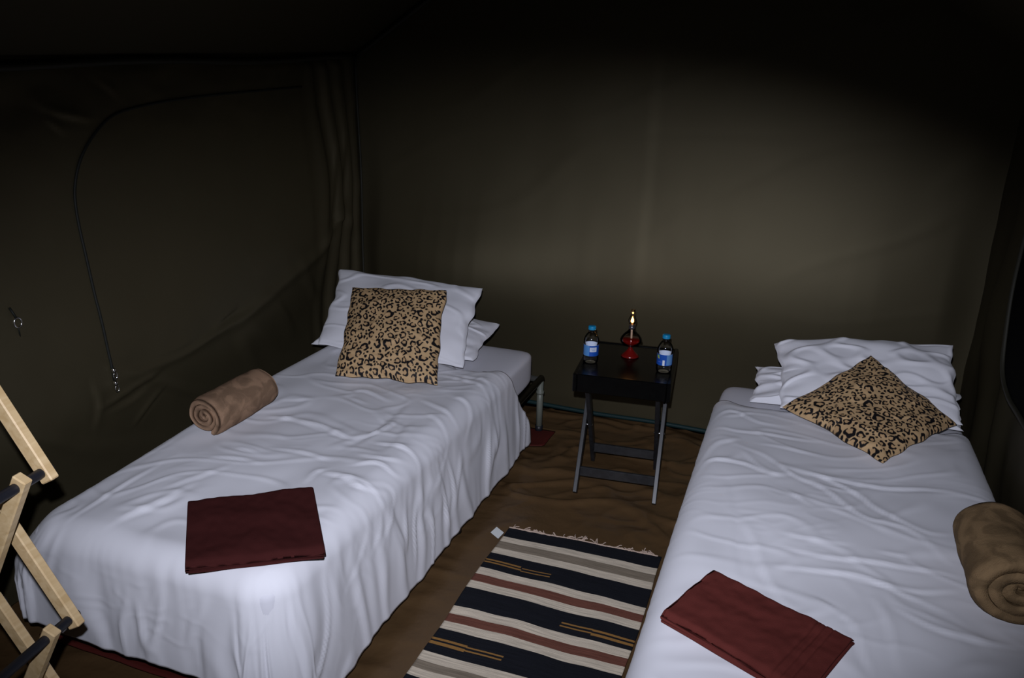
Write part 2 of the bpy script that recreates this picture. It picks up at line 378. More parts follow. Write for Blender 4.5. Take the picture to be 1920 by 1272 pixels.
def toggle(px, py):
    p = onx(px, py, XL+.05); x = leftwall(p[1], p[2])+.01; b = MB(); th = np.linspace(0, 2*math.pi, 21)
    b.tube([(x+.004, p[1]+.012*math.sin(a), p[2]+.015*math.cos(a)) for a in th], .0025, 6, cap=False)
    o = b.build('toggle_ring', M_chrome, wall_left, smooth=True)
    c = MB(); c.tube([(x, p[1], p[2]+.014), (x-.004, p[1]-.004, p[2]+.03), (x-.012, p[1]-.006, p[2]+.045)], .0035, 6)
    c.tube([(x, p[1], p[2]-.014), (x-.002, p[1]+.004, p[2]-.03), (x-.008, p[1]+.008, p[2]-.05)], .002, 6)
    c.build('cord', M_zip, o, smooth=True)
toggle(32, 605); toggle(100, 895)
# the dark window of the right wall
wp = [(3.13, 1.18), (3.14, .96), (3.10, .80), (3.03, .67), (2.90, .62), (2.72, .615), (2.4, .61), (2.0, .61), (1.6, .62), (1.5, .66), (1.47, .75), (1.47, 1.1), (1.48, 1.28), (1.55, 1.36), (1.8, 1.38), (2.6, 1.38), (3.0, 1.36), (3.1, 1.29)]
wp = [(y*.926, 1.6-(1.6-z)*.926) for y, z in wp]
oc = bez(wp+[wp[0]], 6)[:-1]; n = len(oc)
V = [(XR-.055, y, z) for y, z in oc]+[(XR-.035, y, z) for y, z in oc]
win = struct(obj('window_1', V, [tuple(range(n)), tuple(range(n, 2*n))[::-1]]+[(i, n+i, n+(i+1) % n, (i+1) % n) for i in range(n)], M_black_net, smooth=False))
b = MB(); cl = [(XR-.058, y, z) for y, z in np.vstack([oc, oc[:1]])]; b.tube(cl, .008, 8, cap=False); b.build('window_binding', M_seam, win, smooth=True)

# ================================================================== BEDS
BEDS = dict(L=dict(x0=-1.905, x1=-1.04, y0=1.26, y1=3.19), R=dict(x0=-.205, x1=.655, y0=1.14, y1=3.13))
RAILZ = .268
def bed_frame(k, label):
    B = BEDS[k]; x0, x1, y0, y1 = B['x0']+.03, B['x1']-.005, B['y0']+.08, B['y1']+.10
    t = thing('camp_bed_frame', label, 'bed frame', ((x0+x1)/2, (y0+y1)/2, 0), 'steel camp bed frames')
    for x in (x0, x1):
        MB().tube([(x, y0, RAILZ), (x, y1, RAILZ)], .016, 12).build('side_rail', M_steel_dark, t, True, t)
    for y in (y0, (y0+y1)/2, y1-.02):
        MB().tube([(x0, y, RAILZ), (x1, y, RAILZ)], .014, 10).build('cross_bar', M_steel_dark, t, True, t)
    for x in (x0, x1):
        for y in (y0+.04, (y0+y1)/2, y1-.012):
            lg = MB().tube([(x, y, .012), (x, y, RAILZ-.012)], .0155, 12).tube([(x, y, RAILZ-.075), (x, y, RAILZ-.06)], .019, 12).build('leg', M_steel, t, True, t)
            c = MB().tube([(x, y, .002), (x, y, .03)], .019, 12).build('rubber_foot', M_black_rod, lg, True, t)
    return t
bed_frame('L', 'grey steel camp bed frame under the left bed, leg showing beside the black table')
bed_frame('R', 'grey steel camp bed frame hidden under the right bed')
def rounded_slab(name, x0, x1, y0, y1, z0, z1, r, m, label, cat, nz=2):
    # soft mattress: superellipse box
    nu, nv = 90, 40
    u = np.linspace(0, 2*math.pi, nu, endpoint=False); v = np.linspace(-math.pi/2, math.pi/2, nv)
    e1, e2 = .10, .22
    cs = lambda a, e: np.sign(np.cos(a))*np.abs(np.cos(a))**e
    sn = lambda a, e: np.sign(np.sin(a))*np.abs(np.sin(a))**e
    V, U = np.meshgrid(v, u, indexing='ij')
    X = (x0+x1)/2+(x1-x0)/2*cs(V, e2)*cs(U, e1); Y = (y0+y1)/2+(y1-y0)/2*cs(V, e2)*sn(U, e1); Z = (z0+z1)/2+(z1-z0)/2*sn(V, e2)
    o = thing('x', 'x', 'x') if False else None
    P = np.stack([X, Y, Z], -1).reshape(-1, 3)
    return tag(obj(name, P, gridfaces(nv, nu, True), m), label, cat, 'mattresses of the two beds')
ZM = .448
for k, lab in (('L', 'white sheeted mattress of the left bed, corner bare beside the black table'), ('R', 'white sheeted mattress of the right bed, bare left of its pillows')):
    B = BEDS[k]; rounded_slab('mattress', B['x0']+(.06 if k == 'L' else 0), B['x1'], B['y0'], B['y1'], RAILZ+.017, ZM, .05, M_sheet, lab, 'mattress')

def duvet(name, label, B, hang, yh, hemf, strokes, seed, zt=.478, skirt=.016, flare=.10, puff=.012, res=.0085, topn=1.0, post=None):
    x0, x1, y0 = B['x0']-.012, B['x1']+.012, B['y0']-.012
    r, rc = .075, .045; rs = r+rc
    Ll, Lr, Lf = hang
    na = int((x1-x0+Ll+Lr)/res); nb = int((3.0-y0+Lf)/res)
    A, Tt = np.meshgrid(np.linspace(x0-Ll, x1+Lr, na), np.linspace(0, 1, nb), indexing='ij')
    Bc = (y0-Lf)+Tt*(yh(A)-(y0-Lf))
    sx0, sx1, sy0 = x0+rs, x1-rs, y0+rs
    nxp = np.clip(A, sx0, sx1); nyp = np.maximum(Bc, sy0)
    qx = A-nxp; qy = Bc-nyp; dn = np.hypot(qx, qy); di = np.maximum(np.abs(qx), np.abs(qy))
    n0 = qx/(dn+1e-9); n1 = qy/(dn+1e-9)
    th = np.arctan2(-qy, np.abs(qx)+1e-9)
    right = A > (x0+x1)/2
    p = np.where(right, -(nyp-sy0)+th*.30+(sx1-nxp), (sx1-sx0)+.94+(nyp-sy0)-th*.30-(nxp-sx0)*0)
    pf = (sx1-nxp)+.47
    p = np.where((qy < 0) & (np.abs(qx) < 1e-6), pf, p)
    s = np.maximum(di-rc, 0); q = math.pi*r/2
    # hem length varies round the bed
    s = np.where(s > q, q+(s-q)*hemf(nxp, nyp, th, right), s)
    rl = np.minimum(s, q)
    out = np.minimum(di, rc)+r*np.sin(rl/r)+np.maximum(s-q, 0)*flare
    down = r*(1-np.cos(rl/r))+np.maximum(s-q, 0)*math.sqrt(1-flare**2)
    base = np.stack([nxp+n0*out, nyp+n1*out, zt-down], -1)
    inner = np.minimum.reduce([A-x0, x1-A, Bc-y0]); topm = sm(inner, 0, .12)
    base[..., 2] += puff*topm*fbm(A*2.1, Bc*1.7, seed+50, 3)
    # thins out to the mattress at the head edge
    base[..., 2] -= .022*sm(Tt, .965, 1.0)*topm
    du = np.gradient(base, axis=0); dv = np.gradient(base, axis=1); N = np.cross(du, dv); N /= np.linalg.norm(N, axis=-1)[..., None]+1e-12
    D = strokes_disp(A, Bc, strokes)*np.clip(topm+.35, 0, 1)
    # small crumples over the top
    wx_ = A+.10*noise(A*3, Bc*3, seed+1); wy_ = Bc+.10*noise(A*3, Bc*3, seed+2)
    rd = 1-np.abs(noise(wx_*3.2+wy_*2.2, wy_*6.5-wx_*2.0, seed+3)); D += topn*.0030*sm(rd, .82, 1)*topm
    rd = 1-np.abs(noise(wx_*7+wy_*3, wy_*13-wx_*4, seed+4)); D += topn*.0013*sm(rd, .75, 1)*sm(noise(A*2.5, Bc*2.5, seed+6), -.1, .4)
    # hanging folds: long vertical ridges that fan out towards the hem
    tt = sm(s, .03, .34); pw = p+.035*noise(p*5, s*4, seed+7)
    f1 = noise(pw*7.0+seed, s*.9, seed+8); f2 = 1-np.abs(noise(pw*6.5, s*1.1, seed+9))*1.3; f3 = noise(pw*21, s*2.0, seed+10)
    f4 = 1-np.abs(noise(pw*15, s*2.4, seed+11))*1.8
    c1 = sm(f2, .55, 1.0); f5 = sm(1-np.abs(noise(pw*9+3, s*2.2, seed+12)), .82, 1.0)*sm(noise(p*3, s*3, seed+15), -.2, .35); ons = sm(s+.07*noise(p*2.5, p*0, seed+13), .05, .36)
    D += skirt*(tt*(.50*f1+.12*f3)+ons*(.62*c1+.45*f5))+.10*skirt*sm(s, .03, .12)*np.clip(f4, -.3, 1)
    D = D*(1-.5*sm(s, .28, .46))
    P = base+N*D[..., None]
    P[..., 2] = np.maximum(P[..., 2], .012)
    if post: P = post(P)
    o = obj(name, P.reshape(-1, 3), gridfaces(na, nb), M_cotton)
    md = o.modifiers.new('thickness', 'SOLIDIFY'); md.thickness = .010; md.offset = -1
    return tag(o, label, 'duvet', 'white duvets')
def zs(reg, scale, lst, k=.9, z=.485, w=.016, h=.008):
    out = []
    for e in lst:
        pts = e[0]; ww = (e[1] if len(e) > 1 else w)*.75; hh = (e[2] if len(e) > 2 else h)*k
        out.append(([onz(reg[0]+x/scale, reg[1]+y/scale, z)[:2] for x, y in pts], ww, hh))
    return out
SL_ = zs((500, 680), 3.692, [
    ([(230, 380), (400, 420), (520, 480), (600, 500)], .016, .012), ([(600, 500), (750, 470), (890, 400)], .016, .011),
    ([(560, 190), (680, 180), (850, 250)], .014, .010), ([(580, 225), (690, 265)], .012, .006), ([(760, 540), (920, 570), (1090, 610), (1170, 640)], .014, .013),
    ([(400, 740), (560, 790), (640, 840), (800, 830), (930, 780)], .015, .013), ([(480, 760), (620, 800), (800, 850), (980, 880)], .014, .010),
    ([(700, 820), (860, 780), (980, 800), (1050, 880)], .013, .011), ([(680, 940), (840, 1000), (900, 1100), (920, 1220)], .016, .011),
    ([(1080, 250), (1250, 330), (1370, 370)], .016, .010), ([(1120, 350), (1280, 430), (1370, 470)], .016, .010), ([(1180, 60), (1400, 110), (1620, 190)], .016, .009),
    ([(1300, 60), (1500, 100), (1680, 170)], .016, .008), ([(1310, 230), (1420, 260), (1520, 350)], .02, .016), ([(1100, 520), (1200, 490), (1330, 480)], .013, .008),
    ([(860, 550), (920, 460), (980, 400)], .03, -.008), ([(560, 560), (700, 480), (880, 340), (960, 260)], .03, -.010), ([(0, 350), (200, 370)], .014, .007),
    ([(270, 800), (340, 730), (420, 720)], .014, .008), ([(640, 620), (800, 660), (1000, 640)], .014, .008), ([(600, 700), (760, 690), (900, 720), (1080, 680)], .013, .010),
    ([(860, 880), (960, 930), (1020, 1020)], .014, .010), ([(900, 800), (1020, 850), (1080, 960)], .014, .009), ([(1330, 440), (1400, 520), (1420, 600)], .014, .010)])
SL_ += zs((300, 640), 2.765, [([(520, 380), (700, 390), (850, 440), (1000, 480)], .018, .007), ([(400, 540), (520, 570)],), ([(250, 590), (430, 600), (520, 620)],),
    ([(0, 770), (200, 690), (350, 640)], .018, .007), ([(560, 540), (750, 560), (900, 600)], .016, .008), ([(640, 300), (800, 290)], .015, .006)])
SL_ += zs((0, 860), 2.743, [([(310, 270), (560, 130), (760, 30)], .02, .008), ([(640, 290), (800, 230), (1000, 110)], .02, .008), ([(560, 330), (760, 240), (960, 170)], .018, .006)])
def left_edge(P):   # the wall side is drawn in and lower towards the foot
    w = sm(P[..., 0], -1.55, -1.92)*sm(P[..., 1], 2.5, 1.35); P = P.copy(); hi = sm(P[..., 2], .30, .46); P[..., 0] += .06*w*hi-.03*w*(1-hi); P[..., 2] -= .016*w*sm(P[..., 2], .2, .45); return P
duvet('duvet', 'crumpled white duvet on the left bed, under the maroon towel and beside the tent wall', BEDS['L'], (.30, .408, .36),
      lambda a: 2.80+.015*noise(a*4, a*0, 3)+.25*sm(a, -1.10, -.66)+.18*sm(a, -1.2, -1.6),
      lambda x, y, th, right: np.where(right, 1-.20*sm(th, .7, 1.57)*sm(x, -1.10, -1.3), .80)*(1+.05*noise(x*5+y*5, y*0, 5)), SL_, 3, skirt=.020, flare=.04, post=left_edge)
SR_ = zs((1220, 740), 2.743, [
    ([(400, 420), (440, 560), (450, 760), (490, 960)], .018, -.006), ([(480, 640), (540, 740), (590, 880), (700, 1060)], .018, .010),
    ([(440, 240), (600, 310), (740, 400), (900, 470), (1100, 620), (1330, 690), (1530, 860)], .016, .009), ([(760, 380), (960, 420), (1200, 460), (1500, 490), (1700, 530)], .016, .010),
    ([(700, 360), (870, 400), (1060, 490), (1180, 580), (1400, 700), (1520, 720)], .016, .010), ([(680, 700), (850, 740), (1000, 760)], .014, .007),
    ([(700, 770), (900, 820), (1150, 850), (1450, 900), (1560, 930)], .014, .009), ([(660, 860), (900, 890), (1100, 920), (1300, 1010), (1500, 1100)], .014, .009),
    ([(1180, 800), (1330, 825)], .012, .006), ([(960, 900), (1200, 960), (1400, 1000), (1570, 1000)], .014, .007), ([(270, 110), (420, 70), (560, 130), (680, 150)], .014, .009),
    ([(330, 150), (600, 190), (860, 220)], .015, .009), ([(230, 330), (330, 240), (450, 210)], .016, .012), ([(210, 390), (300, 320), (470, 340), (620, 400), (720, 390)], .015, .011),
    ([(390, 100), (520, 80)], .013, .008), ([(480, 280), (560, 360), (640, 400)], .013, .008), ([(700, 480), (820, 560)], .014, .007), ([(1330, 210), (1550, 190)], .013, .006), ([(1350, 260), (1600, 230)], .013, .005),
    ([(560, 240), (700, 260), (860, 290)], .014, .006), ([(900, 560), (1100, 640), (1250, 720)], .018, .005)], .72)
SR_ += zs((1180, 900), 2.595, [([(1030, 640), (1100, 700), (1150, 850), (1200, 960)], .016, .007), ([(1200, 560), (1270, 700), (1310, 900)], .016, .008), ([(1300, 610), (1500, 720), (1700, 770), (1900, 800)], .016, .007), ([(1020, 630), (900, 560)], .014, .005)])
duvet('duvet', 'smoother white duvet on the right bed, under the diagonal leopard cushion', BEDS['R'], (.408, .30, .36),
      lambda a: 2.865+.02*noise(a*4, a*0, 9)+.12*sm(a, -.15, -.45)+.0*a,
      lambda x, y, th, right: np.where(right, .85, 1.0)*(1+.04*noise(x*5+y*5, y*0, 6)), SR_, 23, skirt=.010, flare=.05, topn=.7)

# red mat below the left bed
gx, gy = np.meshgrid(np.linspace(-1.93, -1.065, 40), np.linspace(1.33, 3.29, 140), indexing='ij'); gx = gx+.03*(gy-2.3)/1
gx = np.minimum(gx+.07*sm(gy, 3.09, 3.13), -.965)
rm = obj('ground_mat', np.stack([gx, gy, .006+.003*fbm(gx*6, gy*6, 61)], -1).reshape(-1, 3), gridfaces(40, 140), M_red_mat)
rm.modifiers.new('thickness', 'SOLIDIFY').thickness = .004
tag(rm, 'dark red mat lying on the groundsheet under the left bed', 'mat')

# ------------------------------------------------------------------ pillows and cushions
def pillow(name, corners, T, m, seed=0, N=110, pinch=.06, back=.7, wr=.006, ex=.42, droop=None, color=None, edgew=.05, bendy=None):
    """corners: bottom-left, bottom-right, top-right, top-left in the world; front faces the viewer"""
    bl, br, tr, tl = [np.asarray(c, float) for c in corners]
    u, v = np.meshgrid(np.linspace(-1, 1, N), np.linspace(-1, 1, N), indexing='ij')
    ue = u*(1-pinch*(1-v**2)*u**2); ve = v*(1-pinch*(1-u**2)*v**2)
    ue = ue+edgew*noise(v*2.6, np.sign(u)*3+0*v, seed+9)*np.abs(u)**4*(1-v**6); ve = ve+edgew*noise(u*2.6, np.sign(v)*3+5+0*u, seed+9)*np.abs(v)**4*(1-u**6)
    s = (ue+1)/2; t = (ve+1)/2
    Bp = (bl*((1-s)*(1-t))[..., None]+br*(s*(1-t))[..., None]+tr*(s*t)[..., None]+tl*((1-s)*t)[..., None])
    n = np.cross(br-bl, tl-bl); n /= np.linalg.norm(n); n2 = np.cross(tr-tl, tr-br); n2 /= np.linalg.norm(n2); n = n+n2; n /= np.linalg.norm(n)
    h = T*(np.clip((1-u**2)*(1-v**2), 0, 1))**ex
    e = 1-np.maximum(np.abs(u), np.abs(v)); em = sm(e, 0, .06)
    # pucker near seams, soft dents within
    ang = np.arctan2(v, u)
    puck = noise(ang*3.5, e*2.5, seed+1)*np.exp(-(e/.22)**2)
    rd = sm(1-np.abs(noise(u*1.3+v*.7+seed, v*2.0-u*.6, seed+2)), .80, 1)
    w = wr*(.55*puck+.55*rd+.8*fbm(u*1.2, v*1.2, seed+3, 2))*em
    sway = .5*wr*noise(u*2, v*2, seed+5)
    if bendy is not None: Bp = bendy(Bp, u, v)
    Pf = Bp+n*(h+w+sway)[..., None]; Pb = Bp-n*(h*back-sway)[..., None]
    P = np.vstack([Pf.reshape(-1, 3), Pb.reshape(-1, 3)]); fs = gridfaces(N, N); fb = gridfaces(N, N)[:, ::-1]+N*N
    # close the seam
    idx = np.arange(N*N).reshape(N, N); ring = np.concatenate([idx[0, :-1], idx[:-1, -1], idx[-1, :0:-1], idx[:0:-1, 0]])
    rn = np.roll(ring, -1); side = np.stack([ring, rn, rn+N*N, ring+N*N], 1)
    lo = P.min(0); o = obj(name, P, np.vstack([fs, fb, side]), m)
    if color is not None:
        c = np.vstack([color.reshape(-1, 4)]*2); at = o.data.color_attributes.new('print', 'FLOAT_COLOR', 'POINT'); at.data.foreach_set('color', c.astype(np.float32).ravel())
    return o
def leopard(N, size, seed):
    """leopard print: broken C-shaped rosettes, closed rings and small spots packed together"""
    rs = np.random.RandomState(seed)
    u, v = np.meshgrid(np.linspace(0, size, N), np.linspace(0, size, N), indexing='ij')
    wu = u+.0022*noise(u*70, v*70, seed); wv = v+.0022*noise(u*70, v*70, seed+4)
    mk = np.zeros((N, N)); inn = np.zeros((N, N)); pts = []
    for _ in range(7000):
        k = len(pts); r = rs.uniform(.020, .0235) if _ < 300 else rs.uniform(.0135, .0175) if _ < 2600 else rs.uniform(.0052, .0085)
        if _ < 300 and k > 12: continue
        c = rs.rand(2)*size
        if all((c[0]-a)**2+(c[1]-b)**2 > ((r+q)*(.95 if r > .01 else .92))**2 for a, b, q in pts): pts.append((c[0], c[1], r))
    for cx, cy, r in pts:
        sel = (np.abs(u-cx) < r*1.5) & (np.abs(v-cy) < r*1.5)
        if not sel.any(): continue
        al = rs.rand()*math.pi; st = rs.uniform(.70, .95); dx = wu[sel]-cx; dy = wv[sel]-cy
        X = dx*math.cos(al)+dy*math.sin(al); Y = (-dx*math.sin(al)+dy*math.cos(al))/st; rho = np.hypot(X, Y)/r; ph = np.arctan2(Y, X)
        wob = 1+.09*np.sin(3*ph+rs.rand()*6)+.06*np.sin(5*ph+rs.rand()*6)
        if r > .01:
            g = rs.rand()*6.28; wid = .20+.09*np.cos(ph-g)-.0+.05*np.sin(4*ph+rs.rand()*6)   # fattest opposite the opening
            ring = 1-sm(np.abs(rho/wob-.72), wid, wid+.10)
            op = g+math.pi+rs.uniform(-.4, .4); gw = rs.uniform(.25, .75) if rs.rand() < .8 else 0.0
            dg = np.abs((ph-op+math.pi) % (2*math.pi)-math.pi)
            if gw > 0: ring = ring*sm(dg, gw-.12, gw+.08)
            if rs.rand() < .3:
                dg = np.abs((ph-op-rs.uniform(1.6, 3.0)+math.pi) % (2*math.pi)-math.pi); ring = ring*sm(dg, .10, .24)
            mk[sel] = np.maximum(mk[sel], ring); inn[sel] = np.maximum(inn[sel], 1-sm(rho, .45, .7))
        else: mk[sel] = np.maximum(mk[sel], 1-sm(rho/wob, .80, .98))
    tan = np.array([.53, .355, .185]); tan2 = np.array([.45, .275, .135]); blk = np.array([.008, .007, .008])
    m3 = mk[..., None]; i3 = .55*inn[..., None]; base = tan*(1-i3)+tan2*i3; base = base*(1+.08*fbm(u*30, v*30, seed+8, 2))[..., None]
    c = base*(1-m3)+blk*m3
    return np.concatenate([c, np.ones((N, N, 1))], -1)
# left bed
tag(pillow('pillow', [onz(583, 645, .475), (-1.20, 2.83, .485), (-1.215, 3.17, .545), (-1.95, 3.17, .56)], .055, M_cotton, 71, back=.35, wr=.010, pinch=.04),
    'white pillow lying flat behind the upright pillow of the left bed', 'pillow', 'white pillows')
PL = [onz(596, 646, .497), onz(868, 690, .500), ony(905, 541, 3.06), ony(636, 506, 3.06)]
tag(pillow('pillow', PL, .065, M_cotton, 72, pinch=.035, back=.45, wr=.008), 'white pillow propped upright on the left bed behind the square leopard cushion', 'pillow', 'white pillows')
NC = 300
CL = [onz(620, 704, .505), onz(811, 721, .505), ony(829, 544, 2.80), ony(653, 538, 2.80)]
CL = [c+np.array([.02, -.0, .0]) for c in CL]
tag(pillow('cushion', CL, .055, M_leopard, 73, N=NC, pinch=.035, back=.5, wr=.005, color=leopard(NC, .43, 5)), 'square leopard print cushion standing upright against the left bed pillow', 'cushion', 'leopard print cushions')
# right bed
tag(pillow('pillow', [(-.085, 2.86, .475), (.63, 2.87, .475), (.645, 3.11, .53), (-.09, 3.10, .535)], .05, M_cotton, 75, back=.35, wr=.012, pinch=.04),
    'white pillow lying flat under the other pillow of the right bed', 'pillow', 'white pillows')
PR = [onz(1462, 765, .505), onz(1806, 797, .505), ony(1788, 643, 3.10), ony(1451, 645, 3.10)]
def pr_bend(B, u, v):
    B = B.copy(); B[..., 2] += .012*np.sin((u+1)*2.2)*(v > -2)*np.clip(v, 0, 1); return B
tag(pillow('pillow', PR, .060, M_cotton, 78, pinch=.05, back=.45, wr=.014, bendy=pr_bend), 'white creased pillow propped on the right bed behind the diagonal leopard cushion', 'pillow', 'white pillows')
CRn = [onz(1655, 869, .500), onz(1795, 797, .530), ony(1633, 666, 2.97), onz(1466, 764, .512)]
tag(pillow('cushion', CRn, .050, M_leopard, 79, N=NC, pinch=.05, back=.45, wr=.006, color=leopard(NC, .44, 11)), 'leopard print cushion lying diagonally on the right bed', 'cushion', 'leopard print cushions')

# ------------------------------------------------------------------ rolled blankets
def roll(name, A, Bp, R, turns, m, label, seed, start=0.0, rev=1, flat=.92, th=.018, loose=0.0):
    A = np.asarray(A, float); Bp = np.asarray(Bp, float); ax = Bp-A; L = np.linalg.norm(ax); ax /= L
    up = np.array([0, 0, 1.0]); sd = np.cross(ax, up); sd /= np.linalg.norm(sd); up = np.cross(sd, ax)
    n = int(46*turns); ang = np.linspace(0, 2*math.pi*turns, n); rin = .010
    rad = rin+(R-rin)*(ang/ang[-1])**.92
    g = (R-rin)/turns*.93
    rad = rad*(1+loose*noise(ang*.9, ang*0, seed))
    o_ = rad; i_ = np.maximum(rad-g*(1-.25*(ang/ang[-1])*loose*3), .002)
    # rounded lip on the free outer end
    prof = [(o_[k], ang[k]) for k in range(n)]+[((o_[-1]+i_[-1])/2, ang[-1]+.10)]+[(i_[k], ang[k]) for k in range(n-1, -1, -1)]
    prof = np.array(prof); k = len(prof); nl = 46
    tl = np.linspace(0, 1, nl); P = np.zeros((nl, k, 3))
    depth = np.concatenate([np.linspace(1, 0, n), [0], np.linspace(0, 1, n)])
    for i, t in enumerate(tl):
        e = min(t, 1-t)*L; rnd = 1-.10*np.exp(-(e/.012)**2)
        a = start+rev*prof[:, 1]; rr = prof[:, 0]
        sw = 1+.05*noise(np.cos(a)*1.1+t*2.2, np.sin(a)*1.1+t*1.3, seed)+.022*noise(np.cos(a)*2.5+t*7, np.sin(a)*2.5, seed+2)
        rr = rr*sw*(rnd if e < .04 else 1)
        x = rr*np.cos(a); z = rr*np.sin(a)*flat
        z = np.maximum(z, -R*flat*.86)
        off = (t-.5)*L
        # inner turns telescope slightly out or in at the ends
        tele = (.010*noise(depth*5, depth*0+seed, seed+5)-.014*depth)*np.sign(t-.5)*np.exp(-(e/.05)**2)
        P[i] = (A+Bp)/2+np.outer(off+tele, ax)+np.outer(x, sd)+np.outer(z, up)
    fs = gridfaces(nl, k, True)
    fs = fs if rev > 0 else fs[:, ::-1]
    # end faces: between outer and inner line
    caps = []
    for base, fl in ((0, 1), ((nl-1)*k, 0)):
        for j in range(n-1):
            q = [base+j, base+j+1, base+k-2-j, base+k-1-j]; caps.append(q if fl else q[::-1])
    o = obj(name, P.reshape(-1, 3), np.vstack([fs, np.array(caps)]), m)
    return tag(o, label, 'blanket', 'rolled fleece blankets')
cA = onz(381, 783, .545); cB = onz(492, 720, .558)
roll('rolled_blanket', cA, cB, .077, 3.3, M_fleece_a, 'brown fleece blanket rolled up on the left bed beside the tent wall', 81, start=.84, rev=-1, loose=.04)
cA = onz(1868, 1120, .575); cB = onz(1845, 985, .57)
cA = np.array([.55, 1.725, .575]); cB = np.array([.548, 2.02, .575])
roll('rolled_blanket', cA, cB, .103, 3.1, M_fleece_b, 'olive brown fleece blanket rolled up at the edge of the right bed', 84, start=-1.0, rev=1, loose=.07, flat=.9)

# ------------------------------------------------------------------ folded towels
def towel(P4, th, label, seed, M_towel, layers=4, dobby=()):
    """P4: fold-left-back, fold-right-back, right-front, left-front on top; layers open at the 'left' side"""
    a, b_, c, d = [np.asarray(p, float) for p in P4]
    ns, nl = 26, 60
    lt = th/layers; prof = []   # (s along a->b, z) snake through the layers
    for k in range(layers):
        s0, s1 = (.0, 1.0) if k % 2 == 0 else (1.0, .0)
        for q in np.linspace(0, 1, ns): prof.append((s0+(s1-s0)*q, k))
    # outline of a stack: go round its outside with notches between layers on the open side
    L = np.linalg.norm(b_-a); out = []
    for q in np.linspace(0, 1, ns): out.append((q*L, 0, 0))
    for k in range(layers//2):   # folded (right) side: one round nose per pair of layers
        for t in np.linspace(-math.pi/2, math.pi/2, 9): out.append((L+lt*.9*math.cos(t)-.004*(k == 0), (2*k+1)*lt+lt*math.sin(t), 1))
    for q in np.linspace(1, 0, 130): out.append((q*L, th-(.0022 if any(a_ < q*L < a_+.006 for a_ in dobby) else 0), 2))
    for k in range(layers-1, -1, -1):
        offs = [.0, .006, -.003, .004, .002][k % 5]
        for t in np.linspace(math.pi/2, -math.pi/2, 6): out.append((-offs-lt*.45*math.cos(t), (k+.5)*lt+lt*.5*math.sin(t), 3))
    out = np.array(out); k = len(out); P = np.zeros((nl, k, 3))
    for i, t in enumerate(np.linspace(0, 1, nl)):
        e0 = a*(1-t)+d*t; e1 = b_*(1-t)+c*t; dr = (e1-e0)/L
        xy = e0+np.outer(out[:, 0], dr)
        e = min(t, 1-t); sq = 1-.45*np.exp(-(e/.035)**2); zz = out[:, 1]*sq
        wob = .0045*noise(out[:, 0]*9, np.full(k, t*4), seed)*(out[:, 1] > th*.8)+.0016*noise(out[:, 0]*40, np.full(k, t*9), seed+2)*(out[:, 1] > th*.8)
        P[i] = xy; P[i, :, 2] = a[2]-th+zz+wob
        side = np.cross(np.array([0, 0, 1.0]), dr); P[i, :, :2] += np.outer(.004*noise(out[:, 0]*8, out[:, 1]*60, seed+4)+.003*np.sin(out[:, 1]/th*math.pi), side[:2])*(1 if t > .5 else -1)*np.exp(-(e/.05)**2)
    fs = gridfaces(nl, k, True)[:, ::-1]
    V = P.reshape(-1, 3); n0 = len(V)
    V = np.vstack([V, P[0].mean(0)[None], P[-1].mean(0)[None]])
    faces = [tuple(f) for f in fs]+[(j, (j+1) % k, n0) for j in range(k)]+[((nl-1)*k+(j+1) % k, (nl-1)*k+j, n0+1) for j in range(k)]
    o = obj('folded_towel', V, faces, M_towel)
    return tag(o, label, 'towel', 'folded maroon towels')
ZT = .508
tl_ = [onz(357, 933, ZT), onz(583, 908, ZT), onz(606, 1032, ZT), onz(352, 1060, ZT)]
towel(tl_, .024, 'dark maroon towel folded flat on the left bed', 91, M_towel_a)
tr_ = [onz(1345, 1070, ZT), onz(1243, 1152, ZT), None, onz(1596, 1197, ZT)]
tr_ = [onz(1596, 1192, ZT), onz(1345, 1068, ZT), onz(1243, 1150, ZT), None]
tr_[3] = tr_[0]+(tr_[2]-tr_[1])*1.02; tr_ = [p+np.array([0, 0, .003]) for p in tr_]
towel(tr_, .026, 'brighter maroon towel folded at an angle on the right bed', 95, M_towel_b, dobby=(.030, .048, .066))

# ------------------------------------------------------------------ folding table
TZ = .53
tc = [onz(1073, 705, TZ), onz(1258, 722, TZ), onz(1273, 656, TZ), onz(1124, 640, TZ)]
ctr = sum(tc)/4; rzt = math.radians(5.5)
tw, tdp = .374, .436; ctr[0] -= .009
tb = thing('folding_table', 'black wooden folding table with crossed legs between the two beds', 'table', (ctr[0], ctr[1], 0), rz=rzt)
def Tb(m): return m
b = MB(); b.box((0, 0, TZ-.006), tw-.02, tdp-.02, .012, bev=.002); b.build('table_top', M_black_wood, tb)
for sx in (-1, 1): MB().box((sx*(tw/2-.008), 0, TZ-.033), .016, tdp, .074, bev=.003).build('apron', M_black_wood, tb)
for sy in (-1, 1): MB().box((0, sy*(tdp/2-.008), TZ-.033), tw-.033, .016, .074, bev=.003).build('apron', M_black_wood, tb)
M_leg = wood('black wood sheen lift', (.012, .0125, .014), (.022, .023, .026)); M_leg.node_tree.nodes['Principled BSDF'].inputs['Roughness'].default_value = .38  # legs lighter than the top: part of their glossy sheen is in the colour
M_leg.node_tree.nodes['Principled BSDF'].inputs['Specular IOR Level'].default_value = .55
yf, yb = -.165, .145
